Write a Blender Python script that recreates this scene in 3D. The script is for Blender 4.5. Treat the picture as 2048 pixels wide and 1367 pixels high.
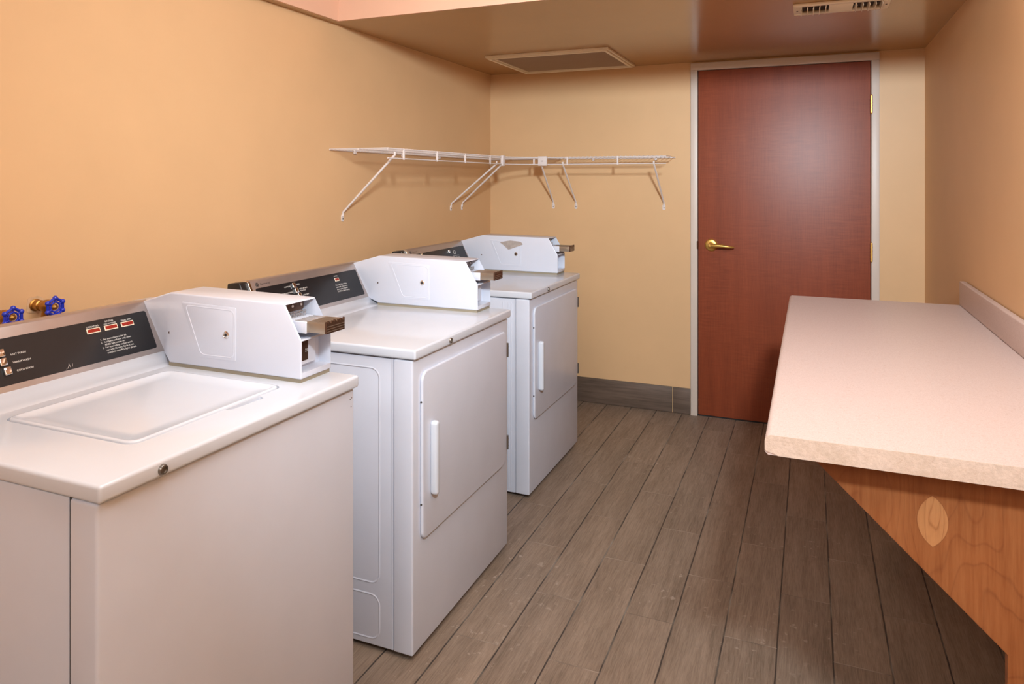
import bpy, bmesh, math, random
from mathutils import Vector, Matrix
PI = math.pi
for o in list(bpy.data.objects): bpy.data.objects.remove(o)
S = bpy.context.scene
C = S.collection
random.seed(4)

# ------------------------------------------------------------------ camera
YAW = math.atan(596/1428)
cd = bpy.data.cameras.new('camera'); cam = bpy.data.objects.new('camera', cd); C.objects.link(cam)
cam.location = (0, 0, 1.39); cam.rotation_euler = (PI/2, 0, YAW)
cd.sensor_width = 36; cd.sensor_fit = 'HORIZONTAL'; cd.lens = 36*1428/2048
cd.shift_y = -323.5/2048; cd.clip_start = .05
S.camera = cam

# ------------------------------------------------------------------ world, exposure
w = bpy.data.worlds.new('world'); S.world = w; w.use_nodes = True
w.node_tree.nodes['Background'].inputs[0].default_value = (1, .93, .85, 1)
w.node_tree.nodes['Background'].inputs[1].default_value = .02
S.view_settings.view_transform = 'Standard'; S.view_settings.look = 'None'
S.view_settings.gamma = 1; S.view_settings.use_curve_mapping = False
S.view_settings.exposure = 0.06

# room dimensions (metres)
XL, XR, YB, YF = -1.957, .56, 4.32, -3.0      # left wall, right wall, door wall, wall behind the camera
ZC, ZH = 2.087, 2.42                          # low ceiling, raised ceiling
SX, SY = -1.906, 2.594                        # corner of the raised ceiling
FLASH_POS = Vector((.36, .06, 2.25))  # where the camera flash stands

# lights: a flash close to the camera, a ceiling fluorescent panel, an added rear fill
def lamp(name, kind, loc, energy, color, rot=(0, 0, 0), **k):
    l = bpy.data.lights.new(name, kind); l.energy = energy; l.color = color
    for a, b in k.items(): setattr(l, a, b)
    o = bpy.data.objects.new(name, l); C.objects.link(o); o.location = loc; o.rotation_euler = rot
    return o
FLASH_AIM = (Vector((-.75, 4.3, 1.80))-FLASH_POS).normalized()
lamp('flash_light', 'AREA', FLASH_POS+FLASH_AIM*.02, 42, (.79, .91, 1.0), FLASH_AIM.to_track_quat('-Z', 'Y').to_euler(), shape='DISK', size=.24, spread=math.radians(106))  # camera flash, given a made-up ceiling head below
lamp('panel_light', 'AREA', (-.6, 1.1, 2.375), 8, (.79, .91, 1.0), shape='RECTANGLE', size=1.2, size_y=1.2)
lamp('rear_fill_light', 'AREA', (-.6, -1.3, 2.375), 22, (.79, .91, 1.0), shape='RECTANGLE', size=1.2, size_y=1.2)  # unseen fill, added to brighten the sides facing the camera

# ------------------------------------------------------------------ materials
def srgb(r, g, b):
    f = lambda v: (v/255/12.92) if v/255 <= .04045 else ((v/255+.055)/1.055)**2.4
    return (f(r), f(g), f(b), 1)
class NT:
    def __init__(s, name):
        s.m = bpy.data.materials.new(name); s.m.use_nodes = True; s.t = s.m.node_tree
        s.b = s.t.nodes['Principled BSDF']
    def n(s, typ, **k):
        x = s.t.nodes.new(typ)
        for a, b in k.items(): setattr(x, a, b)
        return x
    def l(s, a, b): s.t.links.new(a, b)
    def val(s, sock, v):
        if hasattr(v, 'is_output') or isinstance(v, bpy.types.NodeSocket): s.l(v, sock)
        else: sock.default_value = v
    def math(s, op, a, b=0.0, clamp=False):
        x = s.n('ShaderNodeMath', operation=op, use_clamp=clamp); s.val(x.inputs[0], a); s.val(x.inputs[1], b); return x.outputs[0]
    def mix(s, f, a, b, mode='MIX'):
        x = s.n('ShaderNodeMix', data_type='RGBA', blend_type=mode); s.val(x.inputs[0], f); s.val(x.inputs[6], a); s.val(x.inputs[7], b); return x.outputs[2]
    def coord(s, which='Object'): return s.n('ShaderNodeTexCoord').outputs[which]
    def noise(s, vec, scale, detail=3, rough=.5, scl=None):
        if scl:
            m = s.n('ShaderNodeMapping'); s.l(vec, m.inputs[0]); m.inputs['Scale'].default_value = scl; vec = m.outputs[0]
        x = s.n('ShaderNodeTexNoise'); s.l(vec, x.inputs['Vector']); x.inputs['Scale'].default_value = scale
        x.inputs['Detail'].default_value = detail; x.inputs['Roughness'].default_value = rough; return x.outputs[0]
    def ramp(s, f, *pts):
        x = s.n('ShaderNodeValToRGB'); s.l(f, x.inputs[0]); e = x.color_ramp.elements
        while len(e) < len(pts): e.new(.5)
        for el, (p, c) in zip(e, pts): el.position = p; el.color = c if len(c) == 4 else (*c, 1)
        return x.outputs[0]
    def bump(s, h, strength, dist=.002):
        x = s.n('ShaderNodeBump'); s.l(h, x.inputs['Height']); x.inputs['Strength'].default_value = strength
        x.inputs['Distance'].default_value = dist; s.l(x.outputs[0], s.b.inputs['Normal'])
    def base(s, c): s.val(s.b.inputs['Base Color'], c)
    def rough(s, v): s.val(s.b.inputs['Roughness'], v)
G = lambda v: (v, v, v, 1)

def simple(name, col, rough=.4, metal=0, spec=.5, var=.04, coat=0, scale=8):
    n = NT(name); co = n.coord()
    f = n.noise(co, scale, 3)
    k = n.ramp(f, (.3, G(1-var)), (.7, G(1)))
    n.base(n.mix(1.0, col, k, 'MULTIPLY'))
    r = n.math('MULTIPLY_ADD', f, .12*rough*2); r.node.inputs[2].default_value = rough-.06*rough*2
    n.rough(r); n.b.inputs['Metallic'].default_value = metal
    n.b.inputs['Specular IOR Level'].default_value = spec; n.b.inputs['Coat Weight'].default_value = coat
    return n.m
def wall_mat(name, col, rough=.5, spec=.35, bump=.12):
    n = NT(name); co = n.coord()
    f = n.noise(co, 1.3, 4); k = n.ramp(f, (.3, G(.93)), (.7, G(1)))
    f2 = n.noise(co, 6, 4); k2 = n.ramp(f2, (.3, G(.975)), (.7, G(1)))
    n.base(n.mix(1.0, n.mix(1.0, col, k, 'MULTIPLY'), k2, 'MULTIPLY'))
    n.rough(rough); n.b.inputs['Specular IOR Level'].default_value = spec
    n.bump(n.noise(co, 240, 2), bump, .001)
    return n.m
M = {}
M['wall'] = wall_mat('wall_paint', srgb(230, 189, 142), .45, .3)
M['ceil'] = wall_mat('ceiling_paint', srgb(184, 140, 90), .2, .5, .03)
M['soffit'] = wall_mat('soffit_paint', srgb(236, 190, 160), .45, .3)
M['frame'] = simple('door_frame_paint', srgb(220, 204, 190), .4)
M['white'] = simple('white_enamel', srgb(214, 218, 230), .24, spec=.5, var=.03)
M['whitetop'] = simple('white_porcelain', srgb(214, 219, 228), .15, spec=.6, var=.03)
M['gap'] = simple('dark_gap', srgb(40, 36, 34), .8)
M['gasket'] = simple('tan_gasket', srgb(150, 140, 120), .7)
M['steel'] = simple('brushed_steel', srgb(190, 178, 172), .34, metal=.75, var=.08, scale=20)
M['chrome'] = simple('chrome', srgb(225, 222, 218), .12, metal=1)
M['lock'] = simple('lock_metal', srgb(150, 145, 138), .3, metal=.9)
M['slide'] = simple('slide_metal', srgb(176, 164, 148), .3, metal=.8)
M['brownmetal'] = simple('brown_metal', srgb(92, 68, 54), .35, metal=.6)
M['black'] = simple('black_plastic', srgb(34, 32, 32), .35)
M['glass'] = simple('console_black', srgb(30, 29, 31), .3, spec=.5, var=.15, scale=30)
M['print'] = simple('white_print', srgb(225, 222, 215), .5)
M['printdark'] = simple('dark_print', srgb(60, 52, 50), .5)
M['wire'] = simple('white_wire', srgb(236, 226, 222), .35)
M['brass'] = simple('polished_brass', srgb(232, 190, 104), .38, metal=.85, var=.1)
M['oldbrass'] = simple('valve_brass', srgb(188, 138, 70), .32, metal=.9, var=.25, scale=60)
M['blue'] = simple('blue_paint', srgb(28, 52, 190), .25, spec=.6, coat=.3)
M['red'] = simple('red_lens', srgb(158, 36, 18), .25, var=.2, scale=200)
M['cream'] = simple('cream_metal', srgb(246, 230, 204), .4)
M['grille'] = simple('grille_metal', srgb(176, 150, 124), .5)
M['duct'] = simple('duct_dark', srgb(46, 38, 34), .7)
M['foot'] = simple('foot_plastic', srgb(110, 112, 116), .5)
M['scuff'] = simple('sticker_residue', srgb(178, 166, 158), .6, var=.2, scale=60)
M['plaster'] = simple('torn_plaster', srgb(226, 190, 150), .8, var=.2, scale=80)
def emit(name, col, st):
    n = NT(name); n.base(col); n.b.inputs['Emission Color'].default_value = col; n.b.inputs['Emission Strength'].default_value = st; return n.m
M['lit'] = emit('lit_diffuser', (1, .93, .86, 1), 3)

def floor_mat():
    n = NT('wood_look_tile'); co = n.coord()
    sx = n.n('ShaderNodeSeparateXYZ'); n.l(co, sx.inputs[0]); X, Y = sx.outputs[0], sx.outputs[1]
    P, L = .1528, .61
    # slight wander so that the joints are not ruled lines
    wob = n.math('MULTIPLY', n.math('SUBTRACT', n.noise(co, 9, 2), .5), .003)
    u = n.math('DIVIDE', n.math('ADD', n.math('ADD', X, wob), 1.16+10*P), P)
    row = n.math('FLOOR', u); fu = n.math('FRACT', u)
    par = n.math('MODULO', row, 2.0)
    v = n.math('DIVIDE', n.math('ADD', n.math('ADD', Y, n.math('MULTIPLY', par, .305)), wob), L)
    v = n.math('ADD', v, 20-2.26/L)
    colm = n.math('FLOOR', v); fv = n.math('FRACT', v)
    du = n.math('MULTIPLY', n.math('MINIMUM', fu, n.math('SUBTRACT', 1, fu)), P)
    dv = n.math('MULTIPLY', n.math('MINIMUM', fv, n.math('SUBTRACT', 1, fv)), L)
    def line(d, wd): return n.math('SUBTRACT', 1, n.math('DIVIDE', d, wd), True)
    lu, lv = line(du, .0032), line(dv, .0026)
    lu = n.math('MULTIPLY', lu, 1.7, True); lv = n.math('MULTIPLY', lv, 1.4, True)
    cell = n.n('ShaderNodeCombineXYZ'); n.l(row, cell.inputs[0]); n.l(colm, cell.inputs[1])
    wn = n.n('ShaderNodeTexWhiteNoise', noise_dimensions='3D'); n.l(cell.outputs[0], wn.inputs[0])
    # grain runs along Y, shifted in each tile
    off = n.n('ShaderNodeVectorMath', operation='MULTIPLY_ADD'); n.l(wn.outputs[1], off.inputs[0]); off.inputs[1].default_value = (7, 7, 7); n.l(co, off.inputs[2])
    g1 = n.noise(off.outputs[0], 1, 6, .65, (90, 5, 1)); g2 = n.noise(off.outputs[0], 1, 4, .6, (16, 2.2, 1))
    g3 = n.noise(off.outputs[0], 1, 5, .7, (260, 16, 1))
    base = n.ramp(g2, (.3, srgb(117, 101, 85)), (.5, srgb(138, 120, 103)), (.72, srgb(156, 137, 119)))
    base = n.mix(.22, base, n.ramp(g1, (.3, srgb(96, 78, 64)), (.7, srgb(178, 156, 136))))
    base = n.mix(.22, base, n.ramp(g3, (.36, srgb(92, 74, 62)), (.6, srgb(186, 164, 144))))
    tone = n.ramp(wn.outputs[0], (0, G(.9)), (1, G(1.0)))
    base = n.mix(1.0, base, tone, 'MULTIPLY')
    # chalky specks and scuffs
    sp = n.ramp(n.noise(co, 34, 3, .6), (.62, G(0)), (.68, G(1)))
    big = n.ramp(n.noise(co, 1.6, 2), (.45, G(0)), (.65, G(1)))
    base = n.mix(n.math('MULTIPLY', n.math('MULTIPLY', sp, big), .5), base, srgb(200, 184, 168))
    gr = n.noise(co, 5, 3)
    lc = n.ramp(gr, (.5, srgb(62, 55, 50)), (.72, srgb(150, 142, 130)))
    base = n.mix(n.math('MULTIPLY', lu, .95), base, lc)
    base = n.mix(n.math('MULTIPLY', lv, .5), base, n.ramp(n.noise(co, 7, 2), (.4, srgb(96, 84, 74)), (.6, srgb(184, 170, 154))))
    n.base(base); n.rough(n.ramp(g1, (.3, G(.55)), (.7, G(.4)))); n.b.inputs['Specular IOR Level'].default_value = .35
    h = n.math('SUBTRACT', n.math('MULTIPLY', g1, .25), n.math('MAXIMUM', lu, n.math('MULTIPLY', lv, .5)))
    n.bump(h, .5, .0018)
    return n.m
M['floor'] = floor_mat()
def basetile_mat(axis):
    n = NT('baseboard_tile'); co = n.coord()
    sc = (4, 1, 70) if axis == 'x' else (1, 4, 70)
    g = n.noise(co, 1, 5, .65, sc); g2 = n.noise(co, 3, 3)
    base = n.ramp(g, (.3, srgb(92, 76, 64)), (.7, srgb(124, 104, 90)))
    n.base(n.mix(1.0, base, n.ramp(g2, (.3, G(.85)), (.7, G(1))), 'MULTIPLY')); n.rough(.5)
    return n.m
M['basex'] = basetile_mat('x'); M['basey'] = basetile_mat('y')
def door_mat():
    n = NT('mahogany_door_laminate'); co = n.coord()
    # broad vertical figure crossed by fine horizontal ripples
    v = n.noise(co, 1, 4, .6, (14, 1, .7)); r = n.noise(co, 1, 5, .7, (9, 1, 90)); f = n.noise(co, 1, 4, .6, (220, 1, 7))
    fade = n.noise(co, 1, 2, .5, (2.2, 1, 2.2))
    base = n.ramp(v, (.3, srgb(128, 56, 30)), (.7, srgb(148, 68, 38)))
    base = n.mix(n.math('MULTIPLY', n.ramp(fade, (.35, G(.15)), (.65, G(.6))), .6), base, n.ramp(r, (.35, srgb(106, 42, 22)), (.65, srgb(166, 86, 52))))
    base = n.mix(.14, base, n.ramp(f, (.35, srgb(84, 34, 18)), (.65, srgb(170, 92, 54))))
    n.base(base); n.rough(.42); n.b.inputs['Specular IOR Level'].default_value = .5
    n.bump(r, .04, .001)
    return n.m
M['door'] = door_mat()
def laminate(name, a, b, sc, edge=False):
    n = NT(name); co = n.coord()
    f = n.noise(co, sc, 4, .8); g = n.noise(co, 160, 2, .6)
    base = n.ramp(f, (.36, a), (.62, b))
    base = n.mix(n.ramp(g, (.6, G(0)), (.7, G(.3))), base, srgb(176, 138, 116))
    if edge:
        h = n.noise(co, 14, 5, .7)
        base = n.mix(n.ramp(h, (.45, G(0)), (.66, G(.3))), base, srgb(176, 148, 120))
        n.bump(n.noise(co, 90, 4, .7), .5, .002)
    n.base(base); n.rough(.7 if edge else .42)
    return n.m
M['lam'] = laminate('counter_laminate', srgb(192, 169, 160), srgb(210, 190, 182), 420)
M['lamedge'] = laminate('counter_raw_edge', srgb(196, 172, 154), srgb(212, 188, 170), 120, True)
def panel_mat():
    n = NT('maple_veneer'); co = n.coord()
    sx = n.n('ShaderNodeSeparateXYZ'); n.l(co, sx.inputs[0]); X, Z = sx.outputs[0], sx.outputs[2]
    def grain(sc, lo, hi):
        low = n.noise(co, 1, 2, .45, sc)
        bands = n.math('FRACT', n.math('MULTIPLY', low, 17))
        ln = n.ramp(bands, (.0, G(1)), (.10, G(.25)), (.45, G(0)), (.9, G(.1)), (1, G(1)))
        streak = n.noise(co, 1, 5, .65, (160, 1, 9)); blot = n.noise(co, 5, 3)
        b = n.ramp(blot, (.3, lo), (.7, hi))
        b = n.mix(n.math('MULTIPLY', ln, .55), b, srgb(112, 56, 26))
        return n.mix(.18, b, n.ramp(streak, (.3, srgb(120, 64, 32)), (.7, srgb(214, 152, 100))))
    wood = grain((7.5, 1, 2.1), srgb(130, 74, 38), srgb(156, 92, 50))
    pat = grain((22, 1, 3), srgb(204, 148, 96), srgb(216, 160, 106))
    # boat-shaped veneer plug: overlap of two circles
    cx, cz, a, b = .2067, .767, .025, .047
    R = (a*a+b*b)/(2*a)
    def circ(side):
        dx = n.math('SUBTRACT', X, cx+side*(R-a)); dz = n.math('SUBTRACT', Z, cz)
        return n.math('SQRT', n.math('ADD', n.math('MULTIPLY', dx, dx), n.math('MULTIPLY', dz, dz)))
    dm = n.math('MAXIMUM', circ(1), circ(-1))
    inside = n.math('LESS_THAN', dm, R)
    ring = n.math('LESS_THAN', n.math('ABSOLUTE', n.math('SUBTRACT', dm, R)), .0008)
    base = n.mix(n.math('MULTIPLY', inside, .6), wood, pat); base = n.mix(n.math('MULTIPLY', ring, .4), base, srgb(120, 66, 36))
    n.base(base); n.rough(.38)
    return n.m
M['panel'] = panel_mat()

# ------------------------------------------------------------------ mesh helpers
class MB:
    def __init__(s): s.v = []; s.f = []
    def poly(s, pts, faces):
        o = len(s.v); s.v += [tuple(p) for p in pts]; s.f += [tuple(i+o for i in f) for f in faces]; return s
    def box(s, x0, x1, y0, y1, z0, z1):
        x0, x1 = sorted((x0, x1)); y0, y1 = sorted((y0, y1)); z0, z1 = sorted((z0, z1))
        return s.poly([(x0,y0,z0),(x1,y0,z0),(x1,y1,z0),(x0,y1,z0),(x0,y0,z1),(x1,y0,z1),(x1,y1,z1),(x0,y1,z1)],
                      [(0,3,2,1),(4,5,6,7),(0,1,5,4),(1,2,6,5),(2,3,7,6),(3,0,4,7)])
    def prism(s, pts2, fr, d0, d1):
        """pts2 counter-clockwise seen against the normal; fr = (origin, U, V, N)"""
        O, U, V, N = fr; n = len(pts2)
        a = [O+U*p[0]+V*p[1]+N*d0 for p in pts2]; b = [O+U*p[0]+V*p[1]+N*d1 for p in pts2]
        return s.poly(a+b, [tuple(range(n-1, -1, -1)), tuple(range(n, 2*n))]+[(i, (i+1) % n, n+(i+1) % n, n+i) for i in range(n)])
    def rings(s, loops, cap0=True, cap1=True, closed=True):
        n = len(loops[0]); o = len(s.v)
        for L in loops: s.v += [tuple(p) for p in L]
        for k in range(len(loops)-1):
            for i in range(n if closed else n-1):
                j = (i+1) % n; s.f.append((o+k*n+i, o+k*n+j, o+(k+1)*n+j, o+(k+1)*n+i))
        if cap0: s.f.append(tuple(o+i for i in range(n-1, -1, -1)))
        if cap1: s.f.append(tuple(o+(len(loops)-1)*n+i for i in range(n)))
        return s
    def tube(s, pts, r, seg=8, closed=False, ry=None):
        pts = [Vector(p) for p in pts]; n = len(pts); loops = []
        prev = None
        for i, p in enumerate(pts):
            if closed: t = (pts[(i+1) % n]-pts[i-1]).normalized()
            else: t = (pts[min(i+1, n-1)]-pts[max(i-1, 0)]).normalized()
            if prev is None:
                up = Vector((0, 0, 1)) if abs(t.z) < .9 else Vector((1, 0, 0))
            else: up = prev
            a = t.cross(up).normalized(); b = a.cross(t).normalized(); prev = b
            rr = r[i] if isinstance(r, (list, tuple)) else r
            r2 = rr if ry is None else ry
            loops.append([p+a*(math.cos(2*PI*k/seg)*rr)+b*(math.sin(2*PI*k/seg)*r2) for k in range(seg)])
        if closed: loops.append(loops[0]); return s.rings(loops, False, False)
        return s.rings(loops)
    def cyl(s, p0, p1, r, seg=20, r1=None): return s.tube([p0, p1], [r, r if r1 is None else r1], seg)
    def lathe(s, O, axis, prof, seg=28):
        O = Vector(O); t = Vector(axis).normalized(); up = Vector((0, 0, 1)) if abs(t.z) < .9 else Vector((1, 0, 0))
        a = t.cross(up).normalized(); b = a.cross(t).normalized()
        return s.rings([[O+t*h+a*(math.cos(2*PI*k/seg)*r)+b*(math.sin(2*PI*k/seg)*r) for k in range(seg)] for r, h in prof])
    def ball(s, c, r, seg=12):
        return s.lathe(c, (0, 0, 1), [(max(r*math.sin(PI*i/8), 1e-5), -r*math.cos(PI*i/8)) for i in range(9)], seg)
    def build(s, name, mat, parent=None, bevel=0, seg=3, smooth=True, ang=35):
        me = bpy.data.meshes.new(name); me.from_pydata(s.v, [], s.f)
        bm = bmesh.new(); bm.from_mesh(me); bmesh.ops.recalc_face_normals(bm, faces=bm.faces); bm.to_mesh(me); bm.free()
        me.materials.append(M[mat] if isinstance(mat, str) else mat)
        o = bpy.data.objects.new(name, me); C.objects.link(o)
        if parent is not None: o.parent = parent
        if bevel:
            b = o.modifiers.new('bevel', 'BEVEL'); b.width = bevel; b.segments = seg; b.limit_method = 'ANGLE'; b.angle_limit = math.radians(30)
            b.use_clamp_overlap = True
        finish(o, ang if smooth else None)
        return o
def finish(o, ang=35):
    if o.modifiers:
        dg = bpy.context.evaluated_depsgraph_get(); dg.update()
        me = bpy.data.meshes.new_from_object(o.evaluated_get(dg)); o.modifiers.clear(); old = o.data; o.data = me; bpy.data.meshes.remove(old)
        me.name = o.name
    if ang is not None:
        o.data.polygons.foreach_set('use_smooth', [True]*len(o.data.polygons)); o.data.set_sharp_from_angle(angle=math.radians(ang))
def cut(o, mb):
    """carve the solid mb out of the mesh of o"""
    me = bpy.data.meshes.new('cut'); me.from_pydata(mb.v, [], mb.f)
    bm = bmesh.new(); bm.from_mesh(me); bmesh.ops.recalc_face_normals(bm, faces=bm.faces); bm.to_mesh(me); bm.free()
    c = bpy.data.objects.new('cut', me); C.objects.link(c)
    if o.parent is not None: c.parent = o.parent
    m = o.modifiers.new('b', 'BOOLEAN'); m.operation = 'DIFFERENCE'; m.object = c; m.solver = 'EXACT'
    finish(o); bpy.data.objects.remove(c); bpy.data.meshes.remove(me)
def rrect(u0, u1, v0, v1, r, seg=6):
    if not isinstance(r, (list, tuple)): r = [r]*4      # order: (u0,v0) (u1,v0) (u1,v1) (u0,v1)
    out = []
    for (cx, cy, a0), rr in zip([(u0, v0, PI), (u1, v0, 1.5*PI), (u1, v1, 0), (u0, v1, .5*PI)], r):
        ox = cx+rr if cx == u0 else cx-rr; oy = cy+rr if cy == v0 else cy-rr
        out += [(ox+rr*math.cos(a0+.5*PI*k/seg), oy+rr*math.sin(a0+.5*PI*k/seg)) for k in range(seg+1)]
    return out
def rpoly(pts, r, seg=5):
    out = []; n = len(pts)
    for i in range(n):
        p, a, b = Vector(pts[i]), Vector(pts[i-1]), Vector(pts[(i+1) % n])
        p0 = p+(a-p).normalized()*r; p1 = p+(b-p).normalized()*r
        for k in range(seg+1):
            t = k/seg; out.append(tuple(p0*(1-t)**2+p*2*t*(1-t)+p1*t*t))
    return out
def F(O, U, V):
    U, V = Vector(U).normalized(), Vector(V).normalized(); return (Vector(O), U, V, U.cross(V))
def P3(fr, u, v, n=0): return fr[0]+fr[1]*u+fr[2]*v+fr[3]*n
def empty(name, loc, label=None, cat=None, group=None, rz=0):
    o = bpy.data.objects.new(name, None); C.objects.link(o); o.location = loc; o.rotation_euler.z = rz; o.empty_display_size = .1
    return tag(o, label, cat, group)
def tag(o, label=None, cat=None, group=None, kind=None):
    if label: o['label'] = label
    if cat: o['category'] = cat
    if group: o['group'] = group
    if kind: o['kind'] = kind
    return o
def struct(o): o['kind'] = 'structure'; return o
def text(name, lines, fr, size, mat, parent, depth=.0003, bold=.0):
    """lines = [(string, u, v, size, align)] printed on the plane fr, one mesh"""
    mb = MB()
    for st, u, v, sz, al in lines:
        cu = bpy.data.curves.new('t', 'FONT'); cu.body = st; cu.size = sz; cu.align_x = al; cu.resolution_u = 2; cu.offset = bold*sz
        to = bpy.data.objects.new('t', cu); C.objects.link(to)
        dg = bpy.context.evaluated_depsgraph_get(); dg.update()
        me = bpy.data.meshes.new_from_object(to.evaluated_get(dg))
        mb.poly([P3(fr, u+p.co.x, v+p.co.y, depth) for p in me.vertices], [tuple(f.vertices) for f in me.polygons])
        bpy.data.objects.remove(to); bpy.data.meshes.remove(me); bpy.data.curves.remove(cu)
    me = bpy.data.meshes.new(name); me.from_pydata(mb.v, [], mb.f); me.materials.append(M[mat])
    o = bpy.data.objects.new(name, me); C.objects.link(o); o.parent = parent
    return o

# ------------------------------------------------------------------ room shell
T = .12
struct(MB().box(XL-T, XR+T, YF-T, YB+T, -.1, 0).build('floor', 'floor', smooth=False))
struct(MB().box(XL-T, XL, YF-T, YB+T, 0, ZH+.1).build('wall_left', 'wall', smooth=False))
struct(MB().box(XR, XR+T, YF-T, YB+T, 0, ZH+.1).build('wall_right', 'wall', smooth=False))
struct(MB().box(XL, XR, YF-T, YF, 0, ZH+.1).build('wall_front', 'wall', smooth=False))
DX0, DX1, DZ = -.612, .305, 2.036                 # door leaf
FO = .040                                         # frame width
wb = MB().box(XL, DX0-.012, YB, YB+T, 0, ZH+.1).box(DX1+.012, XR, YB, YB+T, 0, ZH+.1).box(DX0-.012, DX1+.012, YB, YB+T, DZ+.012, ZH+.1)
struct(wb.build('wall_back', 'wall', smooth=False))
# low ceiling over the door half and a thin strip along the left wall; raised ceiling near the camera
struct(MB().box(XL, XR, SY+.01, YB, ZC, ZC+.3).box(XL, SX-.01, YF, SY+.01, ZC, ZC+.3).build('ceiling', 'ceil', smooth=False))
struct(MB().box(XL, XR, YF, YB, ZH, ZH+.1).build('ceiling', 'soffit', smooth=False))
sf = MB().box(SX-.01, XR, SY, SY+.01, ZC-.0005, ZH).box(SX-.01, SX, YF, SY, ZC-.0005, ZH)
struct(sf.build('trim_1', 'soffit', smooth=False))

# baseboard tiles
def baseboard(name, segs, axis):
    mb = MB()
    for a, b in segs:
        if axis == 'x': mb.box(a, b, YB-.010, YB, .003, .154)
        elif axis == 'l': mb.box(XL, XL+.010, a, b, .003, .154)
        else: mb.box(XR-.010, XR, a, b, .003, .154)
    struct(mb.build(name, 'basex' if axis == 'x' else 'basey', bevel=.0015, seg=2))
baseboard('baseboard_back', [(XL+.011, -1.372), (-1.369, -.762), (-.757, DX0-FO-.003)], 'x')
baseboard('baseboard_left', [(YF+.61*k, YF+.61*(k+1)-.003) for k in range(11)]+[(YF+6.71, YB-.001)], 'l')
baseboard('baseboard_right', [(YF+.61*k, YF+.61*(k+1)-.003) for k in range(11)]+[(YF+6.71, YB-.001)], 'r')
baseboard2 = MB().box(DX1+FO+.004, XR-.011, YB-.010, YB, .003, .154)
struct(baseboard2.build('baseboard_back', 'basex', bevel=.0015, seg=2))

# ------------------------------------------------------------------ door
yd = YB-.004
door = struct(empty('door_1', ((DX0+DX1)/2, yd, 0)))
ox = (DX0+DX1)/2
MB().box(DX0-ox+.003, DX1-ox-.003, 0, .044, .008, DZ-.002).build('door_leaf', 'door', door, bevel=.0015)
# steel frame: face band, step, inner stop
fr = MB()
for a, b in ((DX0-FO, DX0-.001), (DX1+.001, DX1+FO)): fr.box(a-ox, b-ox, -.012, .11, .0, DZ+.0012)
fr.box(DX0-FO-ox, DX1+FO-ox, -.012, .11, DZ+.0012, DZ+FO+.004)
fr.box(DX0-ox, DX0-ox+.012, .046, .07, 0, DZ).box(DX1-ox-.012, DX1-ox, .046, .07, 0, DZ)
fr.build('door_frame', 'frame', door, bevel=.002, seg=2)
MB().box(DX0-ox-.03, DX1-ox+.03, .071, .09, 0, DZ+.02).build('backing_panel', 'gap', door, smooth=False)
MB().box(DX0-ox, DX1-ox, .002, .044, 0.0, .0065).build('threshold_gap', 'gap', door, smooth=False)
hd = MB().lathe((-.534-ox, 0, 1.010), (0, -1, 0), [(.001, 0), (.037, 0), (.037, .003), (.034, .008), (.028, .011), (.018, .012), (.018, .014), (.014, .016), (.012, .045), (.001, .046)], 32)
hb = hd.build('door_handle', 'brass', door)
lv = MB()
pts = [(-.534, -.045, 1.010), (-.520, -.052, 1.010), (-.495, -.056, 1.011), (-.465, -.056, 1.010), (-.440, -.054, 1.007), (-.415, -.047, 1.004), (-.402, -.040, 1.003)]
lv.tube([(x-ox, y, z) for x, y, z in pts], [.012, .0125, .011, .0100, .0085, .007, .004], 12)
lv.build('lever', 'brass', hb)
MB().lathe((-.534-ox, -.044, 1.010), (0, -1, 0), [(.001, 0), (.008, 0), (.008, .012), (.006, .014), (.001, .014)], 20).build('key_cylinder', 'brass', hb)
MB().box(DX0-ox-.004, DX0-ox+.002, -.0135, .01, .985, 1.03).build('strike_plate', 'brownmetal', door)
for z in (1.80, 1.0, .22):
    h = MB().cyl((DX1-ox+.001, -.014, z-.045), (DX1-ox+.001, -.014, z+.045), .0062, 14)
    for k in (-.047, .047): h.ball((DX1-ox+.001, -.014, z+k), .0062, 12)
    for k in (-.027, -.009, .009, .027): h.cyl((DX1-ox+.001, -.014, z+k-.0012), (DX1-ox+.001, -.014, z+k+.0012), .0072, 14)
    h.box(DX1-ox-.004, DX1-ox+.006, -.0135, -.0100, z-.044, z+.044)
    h.build('hinge', 'brass', door)

# ------------------------------------------------------------------ ceiling vents
v = empty('return_air_grille', (-1.33, 3.95, ZC), 'square cream return air grille with fine louvres in the low ceiling above the wire shelf', 'vent')
w2, d2 = .355, .31
g = MB()
for r0, r1, z0, z1 in ((0, .034, -.012, 0), (.010, .026, -.020, -.012)):
    g.box(-w2+r0, w2-r0, -d2+r0, -d2+r1, z0, z1).box(-w2+r0, w2-r0, d2-r1, d2-r0, z0, z1)
    g.box(-w2+r0, -w2+r1, -d2+r1, d2-r1, z0, z1).box(w2-r1, w2-r0, -d2+r1, d2-r1, z0, z1)
g.build('frame', 'cream', v, bevel=.0015, seg=2)
lo = MB()
for k in range(40):
    y = -d2+.042+k*(2*d2-.084)/39
    lo.prism([(-.005, 0), (.003, -.007), (.005, -.006), (-.003, .001)], F((-w2+.036, y, -.002), (0, 1, 0), (0, 0, 1)), 0, 2*w2-.072)
lo.build('louvre_panel', 'grille', v, smooth=False)
MB().box(-w2+.036, w2-.036, -d2+.036, d2-.036, -.001, 0).build('backing', 'duct', v, smooth=False)

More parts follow.
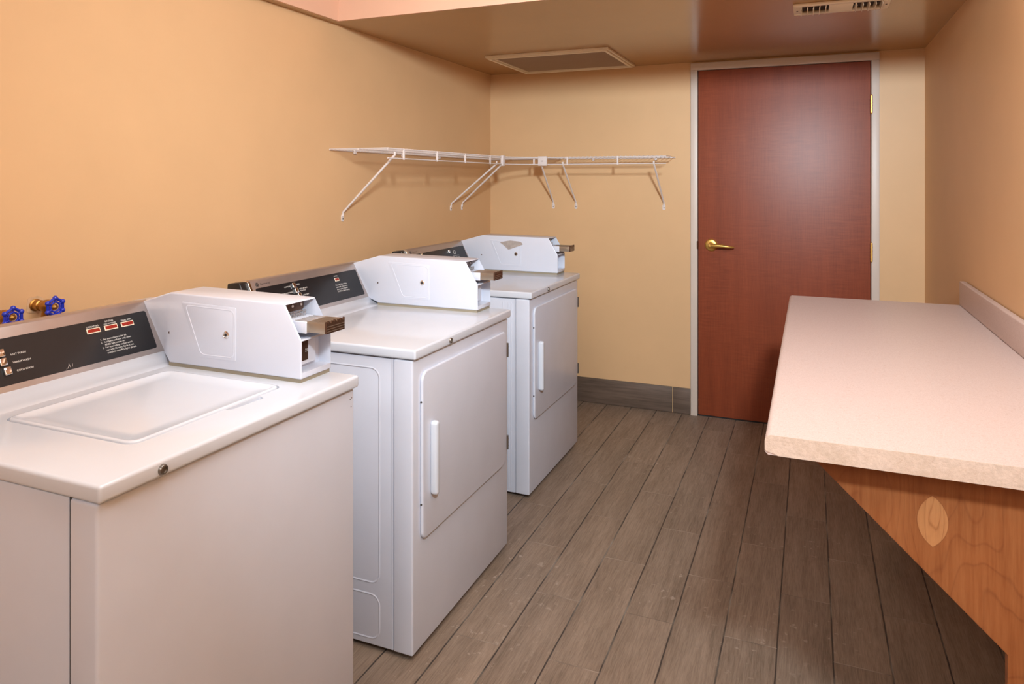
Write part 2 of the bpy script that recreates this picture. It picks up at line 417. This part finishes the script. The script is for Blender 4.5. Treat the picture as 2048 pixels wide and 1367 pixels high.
v = empty('supply_air_register', (.113, 3.125, ZC), 'narrow cream supply register with dark slots at both ends in the low ceiling', 'vent')
w2, d2 = .175, .088
g = MB().box(-w2, w2, -d2, -d2+.024, -.012, 0).box(-w2, w2, d2-.024, d2, -.012, 0).box(-w2, -w2+.03, -d2+.03, d2-.03, -.012, 0).box(w2-.03, w2, -d2+.03, d2-.03, -.012, 0)
g.build('frame', 'cream', v, bevel=.004, seg=3)
MB().box(-w2+.03, w2-.03, -d2+.03, d2-.03, -.001, 0).build('backing', 'duct', v, smooth=False)
for s in (-1, 1):
    for k in range(5):
        x = s*(.142-k*.0225)
        q = MB().prism([(-.0015, 0), (-.0015+s*.004, -.020), (.0010+s*.004, -.020), (.0010, 0)], F((x, -d2+.028, -.001), (1, 0, 0), (0, 0, 1)), 0, -(2*d2-.056))
        q.build('blade', 'cream', v, smooth=False)
for k in range(5):
    y = -d2+.038+k*.024
    MB().prism([(-.005, -.004), (.005, -.0135), (.006, -.0125), (-.004, -.003)], F((-.043, y, 0), (0, 1, 0), (0, 0, 1)), 0, .086).build('louvre', 'cream', v, smooth=False)
for s in (-1, 1): MB().lathe((s*(w2-.014), 0, -.012), (0, 0, -1), [(.001, 0), (.004, 0), (.003, .002), (.001, .002)], 12).build('screw', 'brownmetal', v)

# ------------------------------------------------------------------ raised ceiling: added flash housing, fluorescent panel, added rear fill panel
g = empty('flash_stand_in', (FLASH_POS.x, FLASH_POS.y, ZH), 'made-up white round head hung from the raised ceiling, standing in for a camera flash', 'lamp')  # made-up ceiling mount around the camera flash
MB().lathe((0, 0, 0), (0, 0, -1), [(.001, 0), (.06, 0), (.058, .015), (.012, .02), (.012, .045), (.001, .045)], 28).build('stand_in_canopy', 'white', g)
MB().lathe(Vector((0, 0, FLASH_POS.z-ZH))-FLASH_AIM*.075, FLASH_AIM, [(.001, 0), (.07, 0), (.125, .04), (.13, .085), (.126, .085), (.12, .06), (.001, .05)], 32).build('stand_in_head', 'white', g)
for py, lb in ((1.1, 'square white fluorescent fixture on the raised ceiling above the washer'), (-1.3, 'unseen square white fill panel added on the raised ceiling behind the viewer')):  # the rear one is added as fill for the washer's near side
    p = empty('fluorescent_and_fill_panel', (-.6, py, ZH), lb, 'lamp')
    q = MB()
    q.box(-.62, .62, -.62, -.60, -.04, 0).box(-.62, .62, .60, .62, -.04, 0).box(-.62, -.60, -.60, .60, -.04, 0).box(.60, .62, -.60, .60, -.04, 0)
    q.build('frame', 'white', p, bevel=.003)
    MB().box(-.6, .6, -.6, .6, -.030, -.02).build('diffuser', 'lit', p)

# ------------------------------------------------------------------ laundry machines
WD = .70      # width along Y
def rod_ring(mb, fr, poly, r, n=0): mb.tube([P3(fr, a, b, n) for a, b in poly], r, 8, closed=True)
def make_machine(kind, name, loc, label, group=None, variant=0):
    t = empty(name, loc, label, 'washing machine' if kind == 'washer' else 'dryer', group)
    zt, zl = .902, .872
    # cabinet: side and back shell, with pressed ribs on the dryer side
    cb = MB().box(-.70, -.0715 if kind == 'washer' else -.0675, .004, WD-.004, .016, zl-.004)
    if kind == 'washer':
        cb.box(-.34, -.337, .0025, .006, .016, zl-.004)
    cab = cb.build('cabinet', 'white', t, bevel=.003)
    if kind == 'dryer' and variant == 0:
        rb = MB(); fs = F((0, .004, 0), (1, 0, 0), (0, 0, 1))
        for z0, z1, rr in ((.20, .835, .03), (.035, .165, .03)):
            rod_ring(rb, fs, rrect(-.62, -.115, z0, z1, rr), .0045, -.0030)
        rb.build('pressed_rib', 'white', cab)
    if kind == 'dryer' and variant == 1:
        rb = MB()
        for x in (-.088, -.102, -.128): rb.box(x, x+.004, .0020, .006, .03, zl-.02)
        rb.build('pressed_rib', 'white', cab, bevel=.0008)
    sw = .006 if kind == 'washer' else .002
    MB().box(-.072, -.066, sw, WD-.003, .02, zl-.003).build('seam_strip', 'gap' if kind == 'washer' else 'white', t, smooth=False)
    fp = MB().box(-.066, 0, 0, WD, .016, zl-.003).build('front_panel', 'white', t, bevel=.006, seg=4)
    # worktop
    top = MB().box(-.705, .012, -.005, WD+.005, zl, zt).build('worktop', 'whitetop', t, bevel=.0065, seg=5)
    ff = F((0, 0, 0), (0, 1, 0), (0, 0, 1))    # front plane, normal +X
    ft = F((0, 0, zt), (1, 0, 0), (0, 1, 0))   # top plane, normal +Z
    # rising ledge in front of the console
    lg = MB(); fy = F((0, .0, 0), (1, 0, 0), (0, 0, 1))
    lg.prism([(-.70, zt-.01), (-.50, zt-.01), (-.50, zt+.0003), (-.53, zt+.003), (-.56, zt+.009), (-.586, zt+.020), (-.70, zt+.020)], fy, -WD+.003, -.003)
    lg.build('rear_ledge', 'whitetop', top, bevel=.003, seg=2)
    if kind == 'washer':
        lx0, lx1, ly0, ly1 = -.462, -.098, .145, .548
        rec = rrect(lx0-.004, lx1+.004, ly0-.004, ly1+.004, .026)
        cut(top, MB().prism(rec, ft, -.006, .02))
        cut(top, MB().prism(rpoly([(-.0925, .365), (-.0925, .470), (-.074, .462), (-.080, .375)], .004), ft, -.012, .02))
        loops = []
        for off, z in ((0, -.0062), (0, .0005), (.002, .0028), (.006, .0034), (.010, .0022), (.016, -.0008), (.05, -.0016)):
            loops.append([P3(ft, a, b, z) for a, b in rrect(lx0+off, lx1-off, ly0+off, ly1-off, max(.024-off*.6, .003))])
        MB().rings(loops).build('lid', 'whitetop', t, ang=60)
    if kind == 'washer':
        for y, z in ((.683, .845), (.690, .8475), (.687, .826)):
            MB().lathe((-.0002, y, z), (1, 0, 0), [(.0003, 0), (.0017, 0), (.0015, .0004), (.0003, .0004)], 9).build('paint_chip', 'brownmetal', fp)
    # lock in the worktop lip
    ly = .115 if kind == 'washer' else .212
    lk = MB().lathe((.010, ly, .8855), (1, 0, 0), [(.001, 0), (.0095, 0), (.0095, .004), (.008, .007), (.0055, .0075), (.005, .005), (.001, .005)], 24)
    lk.build('lock', 'lock', t)
    for x in (-.035, -.64):
        for y in (.05, WD-.05):
            MB().lathe((x, y, 0), (0, 0, 1), [(.001, 0), (.018, 0), (.020, .004), (.014, .010), (.006, .012), (.006, .02), (.001, .02)], 20).build('foot', 'foot', t)
    # dryer door
    if kind == 'dryer':
        dr = MB().prism(rrect(.040, .668, .334, .828, [.026, .055, .03, .03], 8), ff, .0005, .011).build('door', 'white', t, bevel=.005, seg=4)
        h = MB().prism(rrect(.082, .106, .452, .672, .011), ff, .010, .034).build('handle', 'whitetop', dr, bevel=.008, seg=4)
        gz = MB(); gz.prism(rrect(.116, .1195, .49, .655, .0015), ff, .0108, .0135)
        gz.build('grip_rim', 'whitetop', dr, bevel=.0007, seg=2)
        for z in (.755, .410):
            hg = MB().cyl((.010, .673, z-.026), (.010, .673, z+.026), .005, 12)
            for k in (-.012, 0, .012): hg.cyl((.010, .673, z+k-.001), (.010, .673, z+k+.001), .0058, 12)
            hg.prism(rrect(.669, .684, z-.024, z+.024, .002), ff, 0, .003)
            hg.build('hinge', 'lock', t)
        for z in (.74, .44): MB().lathe((.0055, .0405, z), (0, -1, 0), [(.001, 0), (.003, 0), (.003, .002), (.001, .002)], 10).build('door_bumper', 'gap', dr)
    # console
    O = Vector((-.583, 0, .919)); Tp = Vector((-.648, 0, 1.054))
    Vd = Tp-O; LV = Vd.length
    fc = F(O, (0, 1, 0), Vd)
    pf = [(-.583, .919), (-.648, 1.054), (-.655, 1.058), (-.70, 1.052), (-.715, .90), (-.60, .90)]
    # sloping steel fascia between the end cap and the coin meter
    con = MB().prism(pf, F((0, 0, 0), (1, 0, 0), (0, 0, 1)), -.645, -.042).build('console', 'steel', t, bevel=.002)
    MB().prism([(a-.002, b-.001) for a, b in pf], F((0, 0, 0), (1, 0, 0), (0, 0, 1)), -.0405, -.008).build('end_cap', 'black', t, bevel=.006)
    MB().prism([(a+.003, b+.0015) for a, b in pf[:3]]+[(-.70, 1.0535), (-.70, .915)], F((0, 0, 0), (1, 0, 0), (0, 0, 1)), -.050, -.0385).build('edge_trim', 'chrome', con, bevel=.002)
    MB().prism(rrect(.064, .626, .016, LV-.026, .006), fc, -.001, .0012).build('fascia_glass', 'glass', con, bevel=.0005, seg=1)
    # logo
    lgm = MB().prism([(.078+.0075*math.cos(a*PI/12), LV-.0135+.0075*math.sin(a*PI/12)) for a in range(24)], fc, 0, .0012)
    lgo = lgm.build('emblem', 'printdark', con)
    rg = MB(); rg.tube([P3(fc, .078+.0063*math.cos(a*PI/12), LV-.0135+.0063*math.sin(a*PI/12), .0013) for a in range(24)], .0003, 5, closed=True)
    rg.build('emblem_ring', 'steel', con)
    text('emblem_letters', [('GE', .078, LV-.0163, .0078, 'CENTER')], fc, 0, 'steel', con, .0015)
    text('brand_text', [('Commercial', .092, LV-.0165, .0095, 'LEFT')], fc, 0, 'printdark', con, .0005)
    # rocker buttons
    bt = [(.234, .090), (.234, .069), (.238, .047)] if kind == 'washer' else [(.243, .108), (.247, .088), (.254, .069), (.261, .050)]
    if variant == 1: bt = [(.16, .112), (.44, .104)]
    for u, vv in bt:
        MB().prism(rrect(u-.008, u+.008, vv-.0092, vv+.0092, .002), fc, .001, .0085).build('selector_button', 'chrome', con, bevel=.0025)
    if kind == 'washer':
        L = [('HOT WASH', .2560, .081, .0064, 'LEFT'), ('WARM WASH', .2560, .062, .0064, 'LEFT'), ('COLD WASH', .2590, .042, .0064, 'LEFT')]
        L += [('OPERATING', .464, .107, .0062, 'CENTER'), ('RINSING', .513, .1135, .0062, 'CENTER'), ('ADD SOFTENER', .513, .107, .0048, 'CENTER'), ('FINAL SPIN', .561, .107, .0062, 'CENTER')]
        body = ['1.  See instructions under lid.', '2.  Add fabric softener only when', '     RINSE light comes on.', '3.  For your safety, washer won\'t', '     run with lid open. Cycle is not', '     complete until ALL lights go out.']
        N = []
        for i, s_ in enumerate(body): N.append((s_, .473, .068-i*.0072, .0064, 'LEFT'))
        ind = [.464, .513, .561]; iz = .098; iw = .0185
    else:
        L = [('COTTONS', .228, .106, .0066, 'RIGHT'), ('PERMANENT PRESS', .230, .084, .0066, 'RIGHT'), ('DELICATES', .238, .064, .0066, 'RIGHT'),
             ('HIGH', .262, .108, .0066, 'LEFT'), ('MEDIUM HEAT', .268, .090, .0066, 'LEFT'), ('PERM PRESS', .268, .083, .0058, 'LEFT'), ('LOW HEAT', .274, .066, .0066, 'LEFT'), ('NO HEAT FLUFF', .280, .047, .0066, 'LEFT'),
             ('DRYING', .489, .110, .0062, 'CENTER')]
        if variant == 1: L = [('START', .50, .122, .0062, 'CENTER')]
        N = []
        for i, s_ in enumerate(['Clean lint filter before', 'each load. Close door,', 'insert coins and push', 'START to begin drying.']): N.append((s_, .468, .074-i*.0086, .0078, 'LEFT'))
        ind = [.489]; iz = .098; iw = .013
    for q_ in L: text('printed_label', [q_], fc, 0, 'print', con, .0015, .006)
    text('instruction_text', N, fc, 0, 'print', con, .0015, .006)
    for u in ind:
        if variant == 1:
            q = MB()
            pts = rrect(.500-.011, .500+.011, .095-.009, .095+.009, .003); q.tube([P3(fc, a, b, .0016) for a, b in pts], .0009, 6, closed=True)
            q.build('indicator_outline', 'print', con); continue
        fm = MB()
        il = MB().prism([(u-iw, iz-.0065), (u+iw, iz-.0065), (u+iw, iz+.0065), (u-iw, iz+.0065)], fc, .001, .0022).build('indicator_bezel', 'cream', con)
        MB().prism([(u-iw+.0025, iz-.0042), (u+iw-.0018, iz-.0042), (u+iw-.0018, iz+.0045), (u-iw+.0025, iz+.0045)], fc, .002, .0028).build('indicator_light', 'red', con)
    if kind == 'washer':    # scratches rubbed through the fascia
        sc = MB()
        for a, b, c_, d_ in ((.372, .020, .378, .030), (.379, .021, .377, .031), (.384, .022, .386, .029), (.368, .019, .372, .022)):
            sc.prism([(a, b), (a+.0012, b), (c_+.0012, d_), (c_, d_)], fc, .0012, .0015)
        sc.build('scratch', 'scuff', con)
    # coin meter: sheet metal case along the right edge of the worktop
    y0, y1 = .585, .703; zb = .911
    A, B, D, Cc = (-.498, y0, 1.095), (-.648, .632, 1.056), (-.585, .646, .917), (-.498, y0, zb)
    F1, F2, F3 = (-.122, y0, 1.090), (-.071, y0, 1.004), (-.071, y0, zb)
    m = lambda p: (p[0], y1, p[2])
    Bb, Db = (-.705, .632, 1.052), (-.705, .646, zb)
    D = (-.585, .646, zb+.004)
    V_ = [A, B, D, Cc, F1, F2, F3, m(A), m(B), (-.705, y1, 1.052), (-.705, y1, zb), m(F1), m(F2), m(F3), Bb, Db]
    case = MB().poly(V_, [(0, 3, 6, 5, 4), (0, 1, 2, 3), (0, 4, 11, 7), (0, 7, 8, 1), (1, 8, 9, 14), (14, 9, 10, 15), (1, 14, 15, 2), (4, 5, 12, 11), (5, 6, 13, 12), (2, 15, 10, 13, 6, 3), (7, 11, 12, 13, 10, 9, 8)]).build('coin_meter', 'white', t, bevel=.004, seg=3)
    cut(case, MB().box(-.109, .05, y0+.003, y1-.003, .926, 1.0025).box(-.150, -.109, y0+.003, y1-.003, .99, 1.0025))
    cut(case, MB().box(-.165, .05, y0+.003, y1-.003, 1.0065, 1.0865))
    MB().box(-.505, -.075, y0+.004, y1-.003, zt-.001, zb+.002).build('gasket', 'gasket', case)
    fn = F((0, y0, 0), (1, 0, 0), (0, 0, 1))      # near side, normal -Y
    q4 = [(-.395, .935), (-.272, .936), (-.272, 1.070), (-.456, 1.074)]
    ad = MB().prism(rpoly(q4, .006), fn, -.001, .0012).build('access_door', 'white', case, bevel=.0008, seg=2)
    rb = MB(); q5 = [(-.388, .943), (-.279, .944), (-.279, 1.062), (-.442, 1.066)]
    rod_ring(rb, fn, rpoly(q5, .014), .0024, -.0004)
    rb.build('door_rim', 'white', ad)
    MB().lathe((-.303, y0-.001, 1.000), (0, -1, 0), [(.001, 0), (.0095, 0), (.0095, .002), (.007, .0045), (.0068, .003), (.001, .003)], 24).build('door_lock', 'chrome', ad)
    MB().lathe((-.303, y0-.0042, 1.000), (0, -1, 0), [(.0005, 0), (.0035, 0), (.0035, .0006), (.0005, .0006)], 12).build('keyhole', 'gap', ad)
    # screw on the angled facet
    fdir = (Vector(B)-Vector(A)); fd2 = (Vector(D)-Vector(A)); fnrm = fdir.cross(fd2).normalized()
    if fnrm.y > 0: fnrm = -fnrm
    sp = Vector(A)*.42+Vector(Cc)*.52+Vector(D)*.06
    MB().lathe(sp-fnrm*.001, fnrm, [(.0005, 0), (.0035, 0), (.003, .0022), (.0005, .0022)], 12).build('case_screw', 'brownmetal', case)
    # coin slide
    sl = MB().box(-.158, -.068, y0+.014, y1-.020, 1.019, 1.048).build('coin_chute', 'foot' if False else 'white', case, bevel=.002)
    sd = MB().box(-.069, -.014, y0+.017, y1-.030, 1.022, 1.046)
    csl = sd.build('coin_slide', 'slide', case, bevel=.0012)
    rb = MB()
    for k in range(9):
        y = y0+.0195+k*.0085; rb.box(-.105, -.013, y-.0012, y+.0012, 1.0455, 1.0490)
    rb.build('slide_rib', 'slide', csl, bevel=.0005, seg=1)
    fe = MB(); ya, yb2 = y0+.017, y1-.030
    prof = [(ya, 1.022), (yb2, 1.022), (yb2, 1.052)]
    nn = 6
    for k in range(nn):
        yy = yb2-(k+.5)*(yb2-ya)/nn; prof += [(yy+.004, 1.052 if k % 2 else 1.049), (yy, 1.045), (yy-.004, 1.051 if k % 2 else 1.047)]
    prof.append((ya, 1.047))
    fe.prism(prof, ff, -.0145, -.009); fe.build('slide_front', 'brownmetal', csl)
    for k in range(3): MB().box(-.0095, -.008, ya+.002, yb2-.002, 1.026+.006*k, 1.0275+.006*k).build('slide_front_ridge', 'slide', csl, smooth=False)
    MB().prism(rrect(y0+.012, y1-.016, 1.060, 1.083, .007), ff, -.150, -.146).build('coin_plate', 'brownmetal', case)
    for k in range(3): MB().lathe((-.146, y0+.026+k*.033, 1.073), (1, 0, 0), [(.0005, 0), (.0035, 0), (.003, .002), (.0005, .002)], 12).build('rivet', 'wire', case)
    spm = MB()
    for k in range(8):
        y = y0+.016+k*.0105; spm.tube([(-.132+.0035*math.cos(a*PI/4), y+.0035*math.sin(a*PI/4), 1.047+a*.00045) for a in range(33)], .0008, 5)
    spm.build('spring_row', 'chrome', case)
    vd = MB().prism(rrect(y0+.014, y1-.028, .935, .996, .004), ff, -.1085, -.098).build('vault_door', 'white', case, bevel=.002)
    MB().box(-.0985, -.0972, y0+.034, y0+.0585, .945, .994).build('vault_label', 'brownmetal', vd)
    text('vault_digits', [('25', y0+.052, .966, .011, 'CENTER')], ff, 0, 'print', vd, -.0965)
    if variant == 1:
        MB().prism(rpoly([(-.345, 1.022), (-.262, 1.052), (-.275, 1.066), (-.335, 1.071), (-.395, 1.060), (-.372, 1.045)], .006), fn, .0012, .0040).build('sticker_residue', 'scuff', ad)
    return t
XF = -1.055
washer = make_machine('washer', 'washing_machine', (XF, .80, 0), 'white top loading coin washer in the foreground with a plain front and hinged lid')
dry1 = make_machine('dryer', 'coin_dryer', (XF-.001, 1.787, 0), 'white coin dryer in the middle of the row beside the foreground washer', 'white coin dryers in the row', 0)
dry2 = make_machine('dryer', 'coin_dryer', (-1.128, 2.898, .0), 'white coin dryer farthest back in the corner with peeled sticker residue on its coin box', 'white coin dryers in the row', 1)

# ------------------------------------------------------------------ water valves
def valve(loc, label):
    t = empty('water_valve', loc, label, 'valve', 'brass water valves on the left wall')
    b = MB()
    b.lathe((0, 0, 0), (1, 0, 0), [(.001, .001), (.0165, .001), (.0165, .004), (.013, .006), (.0125, .012), (.0145, .013), (.0145, .024), (.0118, .026), (.0130, .029), (.0118, .032), (.0130, .035), (.0118, .038), (.0165, .042), (.018, .052), (.016, .060), (.010, .066), (.0085, .074), (.001, .074)], 24)
    b.build('valve_body', 'oldbrass', t)
    b = MB(); b.tube([(.050, 0, -.006), (.046, 0, -.022), (.044, 0, -.034)], [.012, .012, .0125], 16)
    b.lathe((.044, 0, -.030), (0, 0, -1), [(.001, 0), (.0145, 0), (.0155, .004), (.0145, .008), (.0155, .012), (.0145, .016), (.0155, .020), (.001, .022)], 20)
    b.build('outlet', 'oldbrass', t)
    hs = MB(); hs.tube([(.044, 0, -.05), (.044, 0, -.09), (.050, .01, -.14), (.06, .02, -.22), (.06, .02, -.30)], .010, 12); hs.build('hose', 'black', t)
    wx = .082; R = .0238
    wl = MB(); wl.tube([(wx, .0128*math.cos(a*PI/12), .0128*math.sin(a*PI/12)) for a in range(24)], .0026, 8, closed=True)
    P = [(wx, R*math.cos((k+.5)*PI/3), R*math.sin((k+.5)*PI/3)) for k in range(6)]
    for k in range(6):
        wl.ball(P[k], .0067, 12); wl.cyl(P[k], P[(k+1) % 6], .0040, 8)
        wl.cyl((wx, .012*math.cos((k+.5)*PI/3), .012*math.sin((k+.5)*PI/3)), P[k], .0030, 8)
    wl.build('hand_wheel', 'blue', t)
    MB().lathe((.070, 0, 0), (1, 0, 0), [(.001, 0), (.0055, 0), (.0055, .008), (.0085, .009), (.0085, .013), (.0060, .016), (.003, .018), (.001, .018)], 6).build('wheel_nut', 'oldbrass', t)
    MB().prism(rpoly([(-.024, -.018), (.020, -.024), (.026, .012), (.010, .024), (-.020, .021)], .006), F((0.0003, 0, 0), (0, 1, 0), (0, 0, 1)), 0, .0012).build('plaster_patch', 'plaster', t)
    return t
valve((XL, 1.300, 1.049), 'brass water valve with blue hand wheel on the left wall, nearer the coin box')
valve((XL, 1.190, 1.040), 'brass water valve with blue hand wheel at the left edge of the picture')

# ------------------------------------------------------------------ wire shelves
ZT, ZL_ = 1.524, 1.484; RW = .0028
def brackets(parent, items):
    for (w_, f_) in items:       # wall foot point and front top point, in the parent's space
        w_, f_ = Vector(w_), Vector(f_); n = Vector((f_.x-w_.x, f_.y-w_.y, 0))
        n = Vector((1, 0, 0)) if abs(n.x) > abs(n.y) else Vector((0, -1, 0)); sdir = Vector((0, 0, 1)).cross(n)
        b = MB(); p0 = w_+n*.006+Vector((0, 0, .030)); p1 = f_
        b.tube([w_+n*.004+Vector((0, 0, .010)), p0, p0*.5+p1*.5, p1, p1+Vector((0, 0, .014))], .0052, 10)
        fr2 = F(w_, sdir, (0, 0, 1)); b.prism(rrect(-.009, .009, -.014, .020, .0085), (fr2[0], fr2[1], fr2[2], n), .0005, .004)
        o = b.build('bracket', 'wire', parent)
        MB().lathe(w_+n*.004, n, [(.0005, 0), (.0035, 0), (.003, .002), (.0005, .002)], 12).build('screw', 'lock', o)
def rungs(parent, pts):
    for p in pts:
        b = MB(); x, y = p; b.box(x-.004, x+.004, y-.004, y+.004, ZL_-.005, ZT+.004); b.build('support_clip', 'wire', parent, bevel=.001)
XW, XS = XL+.006, -1.652
s1 = empty('wire_shelf', (XL, 3.2, ZT), 'long white wire shelf on the left wall above the dryers', 'shelf', 'white wire shelf pieces joined in an L')
o_ = Vector((XL, 3.2, ZT)); L1 = lambda p: tuple(Vector(p)-o_)
def shift(mb, off):
    mb.v = [tuple(Vector(p)-off) for p in mb.v]; return mb
ya, yb = 2.59, 3.797
g = MB()
for x in (XW, XW+.15, XS): g.tube([(x, ya, ZT), (x, yb, ZT)], RW, 8)
g.tube([(XS, ya, ZL_), (XS, yb, ZL_)], RW, 8)
k = 0; y = ya+.004
while y < yb: g.tube([(XW-.003, y, ZT+.004), (XS+.003, y, ZT+.004)], .0014, 6); y += .0255
shift(g, o_).build('wire_grid', 'wire', s1)
def sub_rungs(parent, off, pts):
    for x, y in pts:
        b = MB().box(x-.004, x+.004, y-.0045, y+.0045, ZL_-.005, ZT+.004); shift(b, off).build('support_clip', 'wire', parent, bevel=.001)
sub_rungs(s1, o_, [(XS, 2.72), (XS, 3.025), (XS, 3.327), (XS, 3.642)])
brackets(s1, [(L1((XL, 2.690, 1.216)), L1((XS-.002, 2.650, ZL_+.015))), (L1((XL, 3.748, 1.222)), L1((XS-.002, 3.735, ZL_)))])
for yy in (2.78, 3.2, 3.6):
    b = MB().box(XL+.0005, XL+.012, yy-.008, yy+.008, ZT-.014, ZT+.006); shift(b, o_).build('wall_clip', 'wire', s1, bevel=.003)

YW, YS = YB-.006, 4.017
s2 = empty('wire_shelf', (-1.1, YB, ZT), 'white wire shelf on the back wall left of the door', 'shelf', 'white wire shelf pieces joined in an L')
o_ = Vector((-1.1, YB, ZT))
xa, xb = -1.446, -.742
g = MB()
for y in (YW, YW-.15, YS): g.tube([(xa, y, ZT), (xb, y, ZT)], RW, 8)
g.tube([(xa, YS, ZL_), (xb, YS, ZL_)], RW, 8)
x = xb-.004
while x > xa: g.tube([(x, YW+.003, ZT+.004), (x, YS-.003, ZT+.004)], .0014, 6); x -= .0255
shift(g, o_).build('wire_grid', 'wire', s2)
for x in (-1.323, -1.019):
    b = MB().box(x-.0045, x+.0045, YS-.004, YS+.004, ZL_-.005, ZT+.004); shift(b, o_).build('support_clip', 'wire', s2, bevel=.001)
L1 = lambda p: tuple(Vector(p)-o_)
brackets(s2, [(L1((-1.364, YB, 1.222)), L1((-1.352, YS+.002, ZL_))), (L1((-.811, YB, 1.224)), L1((-.812, YS+.002, ZL_)))])
for xx in (-1.25, -.86):
    b = MB().box(xx-.008, xx+.008, YB-.012, YB-.0005, ZT-.014, ZT+.006); shift(b, o_).build('wall_clip', 'wire', s2, bevel=.003)

s3 = empty('wire_shelf', (XL, YB, ZT), 'white curved corner wire shelf joining the two straight shelves', 'shelf', 'white wire shelf pieces joined in an L')
o_ = Vector((XL, YB, ZT)); L1 = lambda p: tuple(Vector(p)-o_)
arc = []
for k in range(11):
    a = k/10; p0, p1, p2 = Vector((XS, 3.802)), Vector((XS+.012, 3.985)), Vector((-1.462, YS))
    q = p0*(1-a)**2+p1*2*a*(1-a)+p2*a*a; arc.append(q)
g = MB()
g.tube([(p.x, p.y, ZT) for p in arc], RW, 8); g.tube([(p.x, p.y, ZL_) for p in arc], RW, 8)
g.tube([(XW, 3.804, ZT), (XW, YW, ZT), (-1.46, YW, ZT)], RW, 8)
g.tube([(XW+.15, 3.804, ZT), (XW+.15, YW, ZT)], RW, 8)
y = 3.81
while y < YW-.004:
    xe = XS
    if y > YS: xe = -1.462
    else:
        for a, b in zip(arc, arc[1:]):
            if a.y <= y <= b.y: xe = a.x+(b.x-a.x)*(y-a.y)/max(b.y-a.y, 1e-6)
    g.tube([(XW-.003, y, ZT+.004), (xe+.002, y, ZT+.004)], .0014, 6); y += .0255
g.tube([(-1.462, YS, ZT), (-1.462, YW, ZT)], RW, 8)
shift(g, o_).build('wire_grid', 'wire', s3)
b = MB().box(-1.535, -1.525, YS-.012, YS-.004, ZL_-.004, ZT+.003); shift(b, o_).build('support_clip', 'wire', s3, bevel=.001)
b = MB().box(XS-.007, XS+.009, 3.801, 3.835, ZL_-.011, ZT+.009); shift(b, o_).build('joint_clip', 'wire', s3, bevel=.002)
b = MB().box(-1.505, -1.450, YS-.009, YS+.005, ZL_-.008, ZT+.008); shift(b, o_).build('joint_clip', 'wire', s3, bevel=.002)
MB().lathe(Vector((-1.478, YS-.009, 1.504))-o_, (0, -1, 0), [(.0005, 0), (.003, 0), (.0025, .0015), (.0005, .0015)], 10).build('screw', 'lock', s3)
brackets(s3, [(L1((XL, 3.892, 1.222)), L1((XS-.002, 3.815, ZL_))), (L1((-1.515, YB, 1.222)), L1((-1.488, YS+.002, ZL_)))])

# ------------------------------------------------------------------ folding counter
ct = empty('folding_counter', (.24, 2.34, 0), 'speckled pinkish laminate counter with a rough bare end on the right wall', 'counter')
off = Vector((.24, 2.34, 0))
zc, th = .904, .038; cy0, cy1, cx0, cx1 = 1.446, 3.235, -.080, XR-.003
prof = [(cx1, zc-th), (cx1, zc)]
for k in range(9):
    a = PI/2+k*PI/16; prof.append((cx0+.012+.012*math.cos(a), zc-.012+.012*math.sin(a)))
prof += [(cx0, zc-th+.006), (cx0+.006, zc-th)]
fp_ = F((0, 0, 0), (1, 0, 0), (0, 0, 1))
q = MB().prism(prof, fp_, -cy1, -cy0-.0015); shift(q, off).build('worktop', 'lam', ct)
# exposed chipboard end, its lower corner chipped away
pe = prof[:-2]+[(cx0, zc-th+.010), (cx0+.004, zc-th+.006), (cx0+.018, zc-th+.003), (cx0+.024, zc-th)]
q = MB().prism(pe, fp_, -cy0-.0014, -cy0); shift(q, off).build('end_face', 'lamedge', ct)
q = MB().box(XR-.024, XR-.0035, cy0, cy1-.001, zc+.0005, zc+.094); shift(q, off).build('backsplash', 'lam', ct, bevel=.004)
zt_ = zc-th-.0005
prf = [(-.009, zt_), (.322, .552), (.322, .001), (XR-.012, .001), (XR-.012, .156), (XR-.0015, .158), (XR-.0015, zt_)]
for y in (1.50, 3.10):
    q = MB().prism(prf, fp_, -y-.019, -y)
    o = q.build('support_panel', 'panel', ct, bevel=.0008, seg=1)
    o.location = -off
